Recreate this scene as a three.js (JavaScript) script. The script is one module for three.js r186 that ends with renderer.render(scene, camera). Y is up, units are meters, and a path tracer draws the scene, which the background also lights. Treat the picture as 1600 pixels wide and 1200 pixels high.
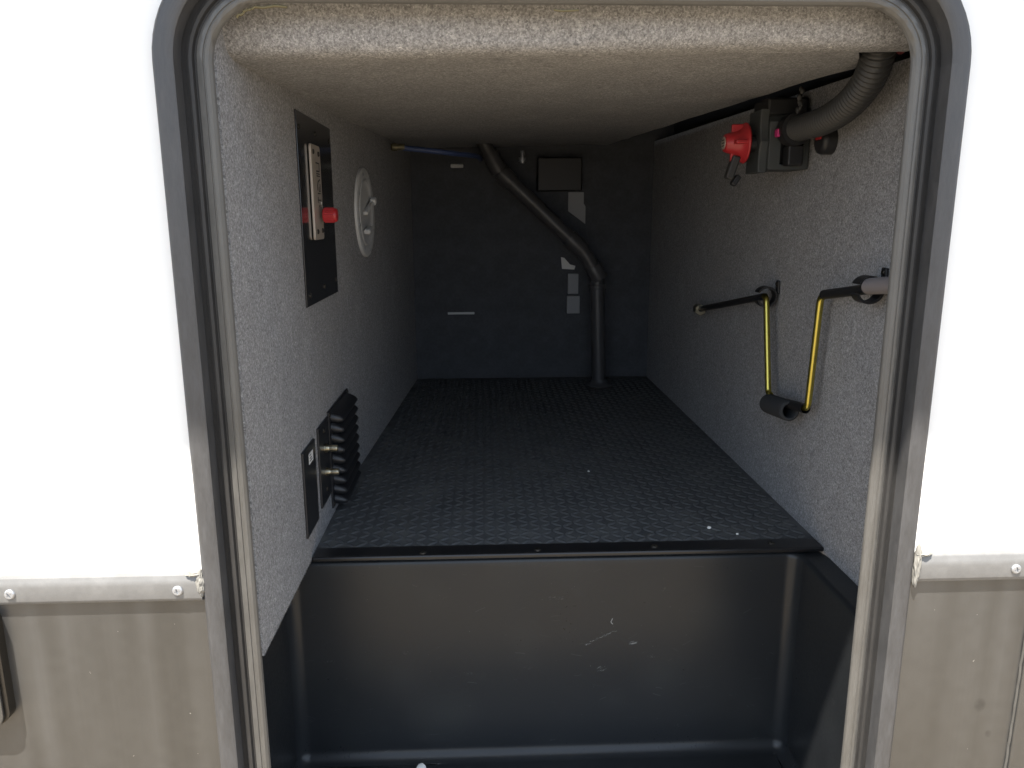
import * as THREE from 'three';
import { RoundedBoxGeometry } from 'three/addons/geometries/RoundedBoxGeometry.js';
import { mergeGeometries, mergeVertices, toCreasedNormals } from 'three/addons/utils/BufferGeometryUtils.js';
import { Brush, Evaluator, SUBTRACTION } from 'three-bvh-csg';

// ---------------------------------------------------------------- camera, sky, sun, exposure
const scene = new THREE.Scene();
const camera = new THREE.PerspectiveCamera(53.13, 4 / 3, 0.05, 400);
camera.position.set(0, 1.25, 0.72);
camera.up.set(0.0122, 0.977, -0.2127);
camera.lookAt(0 + 0.0375, 1.25 - 0.213, 0.72 - 0.9763);
const renderer = new THREE.WebGLRenderer({ antialias: true });
renderer.toneMapping = THREE.LinearToneMapping;
renderer.toneMappingExposure = 3.9;
renderer.shadowMap.enabled = true;

const sunDir = new THREE.Vector3(-0.6, 2.86, 1).normalize();
{ // clear, slightly hazy midday sky: pale towards the horizon, brighter round the sun
  const W = 256, H = 128, d = new Float32Array(W * H * 4), v = new THREE.Vector3();
  for (let j = 0; j < H; j++) for (let i = 0; i < W; i++) {
    const th = ((j + 0.5) / H - 0.5) * Math.PI, ph = ((i + 0.5) / W - 0.5) * 2 * Math.PI;
    v.set(Math.cos(th) * Math.cos(ph), Math.sin(th), Math.cos(th) * Math.sin(ph));
    const h = Math.pow(1 - Math.max(0, v.y), 2.2), c = Math.pow(Math.max(0, v.dot(sunDir)), 10), k = (j * W + i) * 4;
    d[k] = 0.28 + 0.12 * h + 0.22 * c; d[k + 1] = 0.345 + 0.12 * h + 0.22 * c; d[k + 2] = 0.455 + 0.10 * h + 0.21 * c; d[k + 3] = 1;
  }
  const t = new THREE.DataTexture(d, W, H, THREE.RGBAFormat, THREE.FloatType);
  t.mapping = THREE.EquirectangularReflectionMapping; t.magFilter = THREE.LinearFilter; t.minFilter = THREE.LinearFilter; t.needsUpdate = true;
  scene.background = t; scene.environment = t;
}
const sun = new THREE.DirectionalLight(0xfff7ec, 4.6);
sun.position.copy(sunDir).multiplyScalar(8).add(new THREE.Vector3(0, 0.9, 0));
sun.target.position.set(0, 0.9, 0);
sun.castShadow = true;
sun.shadow.mapSize.set(4096, 4096);
Object.assign(sun.shadow.camera, { left: -3, right: 3, top: 3, bottom: -3, near: 0.5, far: 20 });
scene.add(sun, sun.target);

// ---------------------------------------------------------------- helpers
let seed = 20240611;
const rnd = () => { seed = (seed + 0x6D2B79F5) | 0; let t = Math.imul(seed ^ (seed >>> 15), 1 | seed); t = (t + Math.imul(t ^ (t >>> 7), 61 | t)) ^ t; return ((t ^ (t >>> 14)) >>> 0) / 4294967296; };
const rr = (a, b) => a + (b - a) * rnd();
const V3 = (x, y, z) => new THREE.Vector3(x, y, z);
const PI = Math.PI;
const taken = new Map();
function numbered(n) { const k = taken.get(n) || 0; taken.set(n, k + 1); return k ? `${n}_${String(k).padStart(3, '0')}` : n; }
function add(o, parent) { o.traverse(m => { if (m.isMesh) { m.castShadow = true; m.receiveShadow = true; } }); parent.add(o); return o; }
function part(name, geo, mat, parent) { const m = new THREE.Mesh(geo, mat); m.name = name; return add(m, parent); }
function thing(name, label, category, pos = [0, 0, 0], turn = 0, group) {
  const o = new THREE.Group(); o.name = numbered(name); o.position.set(...pos); o.rotation.y = turn;
  o.userData = { label, category }; if (group) o.userData.group = group; scene.add(o); return o;
}
function solo(name, geo, mat, label, category, group) {
  const m = new THREE.Mesh(geo, mat); m.name = numbered(name); m.userData = { label, category }; if (group) m.userData.group = group; return add(m, scene);
}
function struct(name, geo, mat, label, category) { const m = solo(name, geo, mat, label, category); m.userData.kind = 'structure'; return m; }
// uv in metres by the dominant axis of the face
function boxUV(g, s = 1) {
  g = g.index ? g.toNonIndexed() : g;
  const p = g.attributes.position, uv = new Float32Array(p.count * 2);
  const a = V3(), b = V3(), c = V3(), n = V3();
  for (let i = 0; i < p.count; i += 3) {
    a.fromBufferAttribute(p, i); b.fromBufferAttribute(p, i + 1); c.fromBufferAttribute(p, i + 2);
    n.copy(b).sub(a).cross(c.clone().sub(a));
    const ax = Math.abs(n.x), ay = Math.abs(n.y), az = Math.abs(n.z);
    [a, b, c].forEach((v, k) => {
      let u, w;
      if (ax >= ay && ax >= az) { u = v.z; w = v.y; } else if (ay >= az) { u = v.x; w = v.z; } else { u = v.x; w = v.y; }
      uv[(i + k) * 2] = u * s; uv[(i + k) * 2 + 1] = w * s;
    });
  }
  g.setAttribute('uv', new THREE.BufferAttribute(uv, 2));
  return g;
}
const strip = g => { g = g.index ? g.toNonIndexed() : g; for (const k of Object.keys(g.attributes)) if (!['position', 'normal', 'uv'].includes(k)) g.deleteAttribute(k); return g; };
const merge = gs => mergeGeometries(gs.map(strip));
function box(x0, x1, y0, y1, z0, z1, r = 0) {
  const g = r > 0 ? new RoundedBoxGeometry(x1 - x0, y1 - y0, z1 - z0, 3, r) : new THREE.BoxGeometry(x1 - x0, y1 - y0, z1 - z0);
  return g.translate((x0 + x1) / 2, (y0 + y1) / 2, (z0 + z1) / 2);
}
function cyl(r0, r1, h, seg = 24) { return new THREE.CylinderGeometry(r1, r0, h, seg).rotateX(PI / 2); }   // axis +z, centred
function lathe(pts, seg = 32) { return new THREE.LatheGeometry(pts.map(p => new THREE.Vector2(p[0], p[1])), seg).rotateX(PI / 2); } // axis +z
function tube(pts, r, seg = 80, rs = 16, tension = 0.5) { return new THREE.TubeGeometry(new THREE.CatmullRomCurve3(pts.map(p => V3(...p)), false, 'catmullrom', tension), seg, r, rs); }
// polyline with rounded bends, as a list of points
function bent(pts, r) {
  const P = pts.map(p => V3(...p)), path = new THREE.CurvePath();
  let cur = P[0].clone();
  for (let i = 1; i < P.length; i++) {
    if (i === P.length - 1) { path.add(new THREE.LineCurve3(cur, P[i])); break; }
    const a = P[i].clone().sub(P[i - 1]).normalize(), b = P[i + 1].clone().sub(P[i]).normalize();
    const s = P[i].clone().addScaledVector(a, -r), e = P[i].clone().addScaledVector(b, r);
    path.add(new THREE.LineCurve3(cur, s)); path.add(new THREE.QuadraticBezierCurve3(s, P[i], e)); cur = e;
  }
  return path;
}
// smooth value noise that tiles
function noiseGrid(n, sd) { const s0 = seed; seed = sd; const a = new Float32Array(n * n); for (let i = 0; i < n * n; i++) a[i] = rnd(); seed = s0; return a; }
function tileNoise(cells, sd) {
  const g = noiseGrid(cells, sd), f = t => t * t * (3 - 2 * t);
  return (u, v) => {
    const x = ((u % 1) + 1) % 1 * cells, y = ((v % 1) + 1) % 1 * cells, i = Math.floor(x), j = Math.floor(y), a = f(x - i), b = f(y - j);
    const i1 = (i + 1) % cells, j1 = (j + 1) % cells, i0 = i % cells, j0 = j % cells;
    return (g[j0 * cells + i0] * (1 - a) + g[j0 * cells + i1] * a) * (1 - b) + (g[j1 * cells + i0] * (1 - a) + g[j1 * cells + i1] * a) * b;
  };
}
function dataTex(n, fn, srgb, repeat = 1) {
  const d = new Uint8Array(n * n * 4);
  for (let j = 0; j < n; j++) for (let i = 0; i < n; i++) {
    const c = fn(i / n, j / n, i, j), k = (j * n + i) * 4;
    if (typeof c === 'number') { d[k] = d[k + 1] = d[k + 2] = Math.max(0, Math.min(255, c)); } else { d[k] = Math.max(0, Math.min(255, c[0])); d[k + 1] = Math.max(0, Math.min(255, c[1])); d[k + 2] = Math.max(0, Math.min(255, c[2])); }
    d[k + 3] = 255;
  }
  const t = new THREE.DataTexture(d, n, n); t.wrapS = t.wrapT = THREE.RepeatWrapping; t.magFilter = THREE.LinearFilter; t.minFilter = THREE.LinearMipmapLinearFilter; t.generateMipmaps = true;
  t.repeat.set(repeat, repeat); if (srgb) t.colorSpace = THREE.SRGBColorSpace; t.needsUpdate = true; return t;
}
function canvasTex(w, h, draw, repX = 1, repY = 1, srgb = true) {
  const c = document.createElement('canvas'); c.width = w; c.height = h; draw(c.getContext('2d'), w, h);
  const t = new THREE.CanvasTexture(c); t.wrapS = t.wrapT = THREE.RepeatWrapping; t.repeat.set(repX, repY); if (srgb) t.colorSpace = THREE.SRGBColorSpace; return t;
}

// ---------------------------------------------------------------- materials
// heathered felt carpet: short curved fibres of lighter and darker grey
function carpetField(n, sd, count) {
  const s0 = seed; seed = sd; const f = new Float32Array(n * n).fill(0);
  for (let k = 0; k < count; k++) {
    let x = rnd() * n, y = rnd() * n, a = rnd() * PI * 2; const len = 3 + rnd() * 8, bend = (rnd() - 0.5) * 0.5, v = (rnd() < 0.5 ? -1 : 1) * (0.3 + rnd() * 0.9) * (rnd() < 0.07 ? 2 : 1);
    for (let s = 0; s < len; s++) { x += Math.cos(a); y += Math.sin(a); a += bend; const i = ((Math.floor(x) % n) + n) % n, j = ((Math.floor(y) % n) + n) % n; f[j * n + i] = f[j * n + i] * 0.45 + v * 0.75; }
  }
  for (let k = 0; k < 26; k++) { let x = rnd() * n, y = rnd() * n, a = rnd() * 6.3; for (let s = 0; s < 9; s++) { x += Math.cos(a); y += Math.sin(a); a += 0.2; f[(((Math.floor(y) % n) + n) % n) * n + ((Math.floor(x) % n) + n) % n] = 3.2; } }
  seed = s0; return f;
}
const CN = 1024, cf = carpetField(CN, 77, 150000);
const n300 = tileNoise(290, 17), n16 = tileNoise(16, 5), n60 = tileNoise(60, 6), n150 = tileNoise(150, 16), n5 = tileNoise(5, 7);
const carpetMap = dataTex(CN, (u, v, i, j) => {
  const f = cf[j * CN + i], c = 143 + f * 27 + (n300(u, v) - 0.5) * 44 + (n150(u, v) - 0.5) * 16 + (n60(u, v) - 0.5) * 7 + (n16(u, v) - 0.5) * 5 + (n5(u, v) - 0.5) * 6;
  return [c * 0.995, c * 0.995, c];
}, true, 2.6);
const carpetBump = dataTex(CN, (u, v, i, j) => 128 + cf[j * CN + i] * 38 + (n60(u, v) - 0.5) * 10 + (n300(u, v) - 0.5) * 60, false, 2.6);
const M = {};
const std = (o) => new THREE.MeshStandardMaterial(o);
const phy = (o) => new THREE.MeshPhysicalMaterial(o);
M.carpet = std({ map: carpetMap, bumpMap: carpetBump, bumpScale: 0.0008, roughness: 1 });
M.whiteWall = std({ color: new THREE.Color().setRGB(0.82, 0.82, 0.8), roughness: 0.35 });
// weathered sheet aluminium with vertical rolling lines and run marks
const sA = tileNoise(220, 11), sB = tileNoise(40, 12), sC = tileNoise(9, 13), sD = tileNoise(70, 14);
const streak = (u, v) => (sA(u, v * 0.02) - 0.5) * 0.14 + (sB(u, v * 0.06) - 0.5) * 0.8 + (sC(u * 0.9, v * 0.5) - 0.5) * 0.7 + (sD(u, v) - 0.5) * 0.25;
const smudges = Array.from({ length: 5 }, () => [rnd(), rnd(), rr(0.005, 0.010)]), flecks = new Set();
for (let k = 0; k < 90; k++) { let x = Math.floor(rnd() * 1020), y = Math.floor(rnd() * 1020); for (let q = 0, n = 1 + Math.floor(rnd() * 4); q < n; q++) flecks.add(x + Math.floor(rnd() * 3) + 4096 * (y + Math.floor(rnd() * 3))); }
M.skirt = std({
  map: dataTex(1024, (u, v) => { const s = streak(u, v); let c = 100 + s * 13; for (const p of smudges) { const e = Math.hypot(u - p[0], (v - p[1]) * 0.8) / p[2]; if (e < 1.3) c -= 11 * Math.max(0, 1 - e * e * 0.6) * (0.5 + sD(u * 2.3, v * 2.3)); } if (flecks.has(Math.floor(u * 1024) + 4096 * Math.floor(v * 1024))) c += 95; return [c, c, c * 0.99]; }, true, 1.6),
  roughnessMap: dataTex(512, (u, v) => 100 + streak(u, v) * 36, false, 1.6), roughness: 1, metalness: 0.75,
  bumpMap: dataTex(512, (u, v) => 128 + streak(u, v) * 60, false, 1.6), bumpScale: 0.0001,
});
const fr = (base, tint) => dataTex(512, (u, v) => { const s = (sB(u, v) - 0.5) * 22 + (sC(u, v) - 0.5) * 26 + (sA(u, v) - 0.5) * 14; const c = base + s * 0.3; return [c * tint[0], c * tint[1], c * tint[2]]; }, true, 5);
const frRough = dataTex(512, (u, v) => 122 + (sB(u, v) - 0.5) * 34 + (sC(u, v) - 0.5) * 30, false, 5);
M.flange = std({ map: fr(75, [1, 1, 1.01]), roughnessMap: frRough, roughness: 1, metalness: 0.25 });
M.lip = std({ map: fr(92, [1.0, 0.985, 0.95]), roughnessMap: frRough, roughness: 1, metalness: 0.3 });
M.rubber = std({ map: fr(40, [1, 0.98, 0.96]), roughness: 0.6 });
M.trim = std({ map: fr(116, [1, 1, 0.99]), roughness: 0.5, metalness: 0.2 });
M.caulk = std({ color: 0x7c7a74, roughness: 0.8 });
M.sealant = std({ color: 0x4c4a46, roughness: 0.8 });
M.steel = std({ color: 0xa9acb0, roughness: 0.4, metalness: 0.65 });
M.darkSteel = std({ color: 0x45423d, roughness: 0.45, metalness: 0.8 });
M.brass = std({ color: 0xcbc4ac, roughness: 0.28, metalness: 1 });
M.dullBrass = std({ color: 0x77725c, roughness: 0.55, metalness: 0.7 });
M.zinc = phy({ color: 0xc6b85c, roughness: 0.32, metalness: 1 });
M.blackPlastic = std({ color: new THREE.Color().setRGB(0.016, 0.017, 0.019), roughness: 0.42 });
M.blackSatin = std({ color: new THREE.Color().setRGB(0.013, 0.013, 0.014), roughness: 0.5 });
M.barBlack = std({ color: new THREE.Color().setRGB(0.012, 0.012, 0.013), roughness: 0.3 });
M.socketTube = std({ color: new THREE.Color().setRGB(0.22, 0.2, 0.2), roughness: 0.5 });
M.blackGloss = phy({ color: new THREE.Color().setRGB(0.022, 0.022, 0.023), roughness: 0.16, clearcoat: 0.5, clearcoatRoughness: 0.12 });
M.greyPlastic = std({ color: new THREE.Color().setRGB(0.045, 0.05, 0.05), roughness: 0.6 });
M.abs = std({ color: new THREE.Color().setRGB(0.06, 0.06, 0.062), roughness: 0.42 });
M.hose = std({ color: new THREE.Color().setRGB(0.032, 0.032, 0.031), roughness: 0.5 });
M.foam = std({ color: new THREE.Color().setRGB(0.028, 0.03, 0.032), roughness: 0.9 });
M.red = std({ color: new THREE.Color().setRGB(0.42, 0.025, 0.03), roughness: 0.4 });
M.redDark = std({ color: new THREE.Color().setRGB(0.2, 0.02, 0.022), roughness: 0.6 });
M.magenta = std({ color: new THREE.Color().setRGB(0.5, 0.03, 0.16), roughness: 0.5 });
M.plate = std({ color: 0xb4aa9e, roughness: 0.38, metalness: 0.25 });
M.print = std({ color: 0x33302f, roughness: 0.8 });
M.whitePlastic = std({ color: new THREE.Color().setRGB(0.52, 0.53, 0.53), roughness: 0.5 });
M.paper = std({ color: 0xd8d8d4, roughness: 0.9 });
M.void = std({ color: new THREE.Color().setRGB(0.03, 0.03, 0.03), roughness: 0.95 });
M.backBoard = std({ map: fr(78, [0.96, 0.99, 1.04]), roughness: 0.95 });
M.pale = std({ color: new THREE.Color().setRGB(0.3, 0.31, 0.32), roughness: 0.8 });
M.blue = std({ color: new THREE.Color().setRGB(0.05, 0.08, 0.2), roughness: 0.5 });
M.awning = std({ color: new THREE.Color().setRGB(0.55, 0.54, 0.5), roughness: 0.9 });
M.yellowFoam = std({ color: 0x6a634a, roughness: 1 });
M.crumb = std({ color: 0xe6e4de, roughness: 0.8 });
// moulded tub: scuffs, scratches and dust on black plastic, uv in metres (1 m a tile)
M.tub = phy({ specularIntensity: 0.72,
  map: canvasTex(2048, 2048, (g, w, h) => {
    g.fillStyle = '#242628'; g.fillRect(0, 0, w, h);
    for (let k = 0; k < 240; k++) { const r = rr(20, 130), x = rnd() * w, y = rnd() * h, c = rnd() < 0.5 ? '60,62,60' : '28,30,33'; const gr = g.createRadialGradient(x, y, 0, x, y, r); gr.addColorStop(0, `rgba(${c},0.16)`); gr.addColorStop(1, `rgba(${c},0)`); g.fillStyle = gr; g.fillRect(x - r, y - r, 2 * r, 2 * r); }
    const scr = (x, y, len, a, wd, al) => { g.strokeStyle = `rgba(176,178,176,${al})`; g.lineWidth = wd; g.beginPath(); g.moveTo(x, y); g.quadraticCurveTo(x + Math.cos(a) * len * 0.5 + rr(-3, 3), y + Math.sin(a) * len * 0.5 + rr(-3, 3), x + Math.cos(a) * len, y + Math.sin(a) * len); g.stroke(); };
    for (let k = 0; k < 420; k++) scr(rnd() * w, rnd() * h, rr(4, 34), rr(-0.6, 0.5), rr(0.5, 1.4), rr(0.05, 0.28));
    for (let k = 0; k < 900; k++) { g.fillStyle = `rgba(190,190,186,${rr(0.1, 0.5)})`; const s = rr(0.5, 1.7); g.fillRect(rnd() * w, rnd() * h, s, s * rr(0.5, 1.6)); }
    for (let k = 0; k < 60; k++) { const x = rnd() * w, y = rnd() * h; for (let q = 0; q < 12; q++) { g.fillStyle = `rgba(150,152,150,${rr(0.08, 0.3)})`; g.fillRect(x + rr(-12, 12), y + rr(-5, 5), rr(1, 5), rr(0.6, 2)); } }
    // the scuffs that show on the rear face (x 0.10 to 0.21, y 0.62 to 0.70)
    const px = (x, y) => [((x % 1) + 1) % 1 * w, (1 - y) * h];
    let q = px(0.176, 0.703); scr(q[0], q[1], 12, 2.0, 2.2, 0.8); scr(q[0] - 4, q[1] + 11, 9, 0.9, 2.2, 0.8);
    q = px(0.137, 0.663); for (let k = 0; k < 26; k++) scr(q[0] + k * 3.4 + rr(-2, 2), q[1] - k * 1.7 + rr(-2.5, 2.5), rr(3, 9), rr(-0.9, 0.2), rr(0.8, 2.2), k < 9 ? 0.55 : 0.3);
    q = px(0.2, 0.664); for (let k = 0; k < 6; k++) scr(q[0] + k * 2, q[1] + rr(-3, 3), rr(8, 22), -0.25, 1.4, 0.5);
    q = px(0.155, 0.624); for (let k = 0; k < 14; k++) scr(q[0] + rr(0, 26), q[1] + rr(-10, 6), rr(3, 10), -0.5, 1.3, 0.3);
    q = px(0.09, 0.735); for (let k = 0; k < 14; k++) scr(q[0] + rr(-30, 30), q[1] + rr(-5, 5), rr(3, 10), -0.2, 1.1, 0.25);
  }),
  roughnessMap: dataTex(512, (u, v) => 86 + (sA(u, v) - 0.5) * 22 + (sC(u, v) - 0.5) * 16, false, 2), roughness: 1,
});
// tread mat: dusty black rubber
M.mat = std({
  map: canvasTex(1024, 1024, (g, w, h) => {
    g.fillStyle = '#4a4c4d'; g.fillRect(0, 0, w, h);
    for (let k = 0; k < 300; k++) { const r = rr(12, 70), x = rnd() * w, y = rnd() * h, c = rnd() < 0.6 ? '112,112,108' : '48,51,54'; const gr = g.createRadialGradient(x, y, 0, x, y, r); gr.addColorStop(0, `rgba(${c},0.34)`); gr.addColorStop(1, `rgba(${c},0)`); g.fillStyle = gr; g.fillRect(x - r, y - r, 2 * r, 2 * r); }
    for (let k = 0; k < 1400; k++) { g.fillStyle = `rgba(150,150,144,${rr(0.08, 0.5)})`; const s = rr(0.6, 2.4); g.fillRect(rnd() * w, rnd() * h, s * rr(0.6, 2), s); }
    for (let k = 0; k < 160; k++) { g.strokeStyle = `rgba(140,142,140,${rr(0.08, 0.34)})`; g.lineWidth = rr(0.6, 1.6); const x = rnd() * w, y = rnd() * h; g.beginPath(); g.moveTo(x, y); g.lineTo(x + rr(-18, 18), y + rr(-10, 10)); g.stroke(); }
  }, 1.7, 1.7), roughness: 1, roughnessMap: dataTex(512, (u, v) => 168 + (sB(u, v) - 0.5) * 70 + (sC(u, v) - 0.5) * 70, false, 1.7),
});
M.ground = std({
  map: dataTex(512, (u, v) => { const c = 112 + (sD(u, v) - 0.5) * 60 + (sA(u, v) - 0.5) * 60 + (sC(u, v) - 0.5) * 30; return [c * 1.07, c * 0.975, c * 0.83]; }, true, 1), roughness: 1,
});

// ---------------------------------------------------------------- ground and the vehicle side
const OX = [-0.232, 0.390], OY = [0.52, 1.431], OR = 0.05;       // inner edge of the hatch opening and its corner radius
function rrShape(x0, x1, y0, y1, r, C = THREE.Shape) {
  const s = new C(); s.moveTo(x0 + r, y0); s.lineTo(x1 - r, y0); s.absarc(x1 - r, y0 + r, r, -PI / 2, 0, false); s.lineTo(x1, y1 - r); s.absarc(x1 - r, y1 - r, r, 0, PI / 2, false);
  s.lineTo(x0 + r, y1); s.absarc(x0 + r, y1 - r, r, PI / 2, PI, false); s.lineTo(x0, y0 + r); s.absarc(x0 + r, y0 + r, r, PI, 1.5 * PI, false); return s;
}
struct('ground', boxUV(new THREE.PlaneGeometry(160, 160).rotateX(-PI / 2)), M.ground, 'sunlit pale brown gravel ground below the vehicle', 'ground');
{
  const s = new THREE.Shape(); s.moveTo(-3, 0.36); s.lineTo(3, 0.36); s.lineTo(3, 2.9); s.lineTo(-3, 2.9); s.closePath();
  s.holes.push(rrShape(OX[0] - 0.0288, OX[1] + 0.0288, OY[0] - 0.0288, OY[1] + 0.0288, OR + 0.0288, THREE.Path));
  const g = new THREE.ExtrudeGeometry(s, { depth: 0.018, bevelEnabled: false, curveSegments: 16 }).translate(0, 0, -0.018);
  struct('side_wall', boxUV(g), M.whiteWall, 'glossy white outer side wall of the vehicle around the hatch', 'wall');
}
// lining of the compartment ----------------------------------------------------------------------------------
function planExtrude(pts, y0, y1) {      // polygon in (x, z), extruded upwards
  const s = new THREE.Shape(pts.map(p => new THREE.Vector2(p[0], -p[1])));
  return new THREE.ExtrudeGeometry(s, { depth: y1 - y0, bevelEnabled: false }).rotateX(-PI / 2).translate(0, y0, 0);
}
const BACK = -1.42;
struct('compartment_wall_left', boxUV(planExtrude([[-0.234, -0.019], [-0.234, -0.54], [-0.187, BACK], [-0.25, BACK], [-0.31, -0.54], [-0.31, -0.019]], 0.799, 1.47)), M.carpet, 'left compartment wall lined with heathered grey carpet', 'wall');
{
  const s = new THREE.Shape(); s.moveTo(0.019, 0.78); s.lineTo(-BACK, 0.78); s.lineTo(-BACK, 1.446); s.lineTo(0.019, 1.414); s.closePath();
  const g = new THREE.ExtrudeGeometry(s, { depth: 0.05, bevelEnabled: false }).rotateY(PI / 2).translate(0.468, 0, 0);
  struct('compartment_wall_right', boxUV(g), M.carpet, 'right compartment wall lined with heathered grey carpet', 'wall');
}
{   // ceiling: carpeted panel with a rolled front edge, its right edge cut short of the wall
  const prof = [[-0.0435, 1.468], [-0.044, 1.442], [-0.0445, 1.425], [-0.0455, 1.4145], [-0.0485, 1.4065], [-0.054, 1.401], [-0.062, 1.398], [-0.074, 1.397]];
  for (let k = 1; k <= 24; k++) prof.push([-0.074 - k * (1.346 / 24), 1.397 + 0.03 * Math.pow(k / 24, 0.9)]);
  const right = z => z > -0.080 ? 0.424 : Math.min(0.425 - (-z - 0.15) * 0.068, 0.376 + (-z - 0.08) * 0.5);
  const pos = [], uv = [], idx = []; const nx = 40; let L = 0;
  const rows = [];
  for (let k = 0; k < prof.length; k++) { rows.push(prof[k]); if (k + 1 < prof.length) for (const zc of [-0.0799, -0.0801, -0.12, -0.16]) if (prof[k][0] > zc && prof[k + 1][0] < zc) { const t = (zc - prof[k][0]) / (prof[k + 1][0] - prof[k][0]); rows.push([zc, prof[k][1] + t * (prof[k + 1][1] - prof[k][1])]); } }
  const wob = tileNoise(14, 41);
  rows.forEach((p, j) => {
    if (j) L += Math.hypot(p[0] - rows[j - 1][0], p[1] - rows[j - 1][1]);
    for (let i = 0; i <= nx; i++) {
      const x0 = -0.30, x1 = right(p[0]), x = x0 + (x1 - x0) * i / nx;
      pos.push(x, p[1] + (x + 0.234) * 0.018 + (wob(x, L) - 0.5) * 0.004, p[0] + (j < 5 ? (wob(x * 1.3, 0.2) - 0.5) * 0.002 : 0)); uv.push(x, L);
      if (j && i) { const a = (j - 1) * (nx + 1) + i - 1, b = a + 1, c = j * (nx + 1) + i - 1, d = c + 1; idx.push(a, b, c, b, d, c); }
    }
  });
  const n = pos.length / 3, m = nx + 1;       // back side 8 mm above and rims, so that the panel has thickness
  for (let k = 0; k < n; k++) { pos.push(pos[k * 3], pos[k * 3 + 1] + 0.009, pos[k * 3 + 2] - 0.002); uv.push(uv[k * 2] + 0.3, uv[k * 2 + 1] + 0.37); }
  const rim = (a, b) => idx.push(a, b, a + n, b, b + n, a + n);
  for (let j = 1; j < rows.length; j++) { rim((j - 1) * m + nx, j * m + nx); rim(j * m, (j - 1) * m); for (let i = 1; i <= nx; i++) { const a = n + (j - 1) * m + i - 1, b = a + 1, c = n + j * m + i - 1, d = c + 1; idx.push(a, c, b, b, c, d); } }
  const g = new THREE.BufferGeometry(); g.setAttribute('position', new THREE.Float32BufferAttribute(pos, 3)); g.setAttribute('uv', new THREE.Float32BufferAttribute(uv, 2)); g.setIndex(idx);
  struct('compartment_ceiling', toCreasedNormals(g, 0.9), M.carpet, 'carpeted compartment ceiling with a rolled front edge', 'ceiling');
}
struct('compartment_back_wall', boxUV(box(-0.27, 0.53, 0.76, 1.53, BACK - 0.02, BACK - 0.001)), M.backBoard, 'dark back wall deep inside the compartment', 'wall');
struct('roof_void', boxUV(merge([box(-0.32, 0.53, 1.515, 1.53, BACK, -0.0185), box(0.52, 0.535, 1.40, 1.515, BACK, -0.0185), box(0.4685, 0.52, 1.39, 1.405, BACK, -0.0185)])), M.void, 'black boarding of the gap above the compartment ceiling', 'ceiling');

{
  const fib = []; for (let k = 0; k < 700; k++) { const z = rr(-0.262, -0.02), x = -0.2345 + rr(-0.001, 0.0012), L = rr(0.001, 0.0042), a = rr(-0.8, 0.8); fib.push(new THREE.ConeGeometry(0.00028, L, 3, 1, true).rotateX(PI + a).translate(x, 0.7995 - L * 0.3, z)); }
  const m = part('carpet_fuzz', merge(fib), M.carpet, scene.getObjectByName('compartment_wall_left')); m.userData = { kind: 'stuff' };
}
// ---------------------------------------------------------------- hatch frame
function sweepFrame(prof, closed = true) {
  const pts = []; const [x0, x1] = OX, [y0, y1] = OY, r = OR;
  const arc = (cx, cy, a0) => { for (let k = 0; k <= 14; k++) { const a = a0 + (PI / 2) * k / 14; pts.push([cx + r * Math.cos(a), cy + r * Math.sin(a), Math.cos(a), Math.sin(a)]); } };
  const seg = (ax, ay, bx, by, nx, ny) => { for (let k = 1; k < 16; k++) { const t = k / 16; pts.push([ax + (bx - ax) * t, ay + (by - ay) * t, nx, ny]); } };
  arc(x1 - r, y1 - r, 0); seg(x1 - r, y1, x0 + r, y1, 0, 1); arc(x0 + r, y1 - r, PI / 2); seg(x0, y1 - r, x0, y0 + r, -1, 0); arc(x0 + r, y0 + r, PI); seg(x0 + r, y0, x1 - r, y0, 0, -1); arc(x1 - r, y0 + r, 1.5 * PI); seg(x1, y0 + r, x1, y1 - r, 1, 0);
  const pos = [], uv = [], idx = []; let L = 0; const N = pts.length, m = prof.length;
  for (let i = 0; i <= N; i++) {
    const p = pts[i % N], q = pts[(i + N - 1) % N]; if (i) L += Math.hypot(p[0] - q[0], p[1] - q[1]);
    let w = 0;
    prof.forEach(([u, z], k) => { if (k) w += Math.hypot(u - prof[k - 1][0], z - prof[k - 1][1]); pos.push(p[0] + p[2] * u, p[1] + p[3] * u, z); uv.push(w * 6, L); });
    if (i) for (let k = 1; k < m; k++) { const a = (i - 1) * m + k - 1, b = a + 1, c = i * m + k - 1, d = c + 1; idx.push(a, b, c, b, d, c); }
  }
  const g = new THREE.BufferGeometry(); g.setAttribute('position', new THREE.Float32BufferAttribute(pos, 3)); g.setAttribute('uv', new THREE.Float32BufferAttribute(uv, 2)); g.setIndex(idx);
  return toCreasedNormals(g, 0.6);
}
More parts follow.
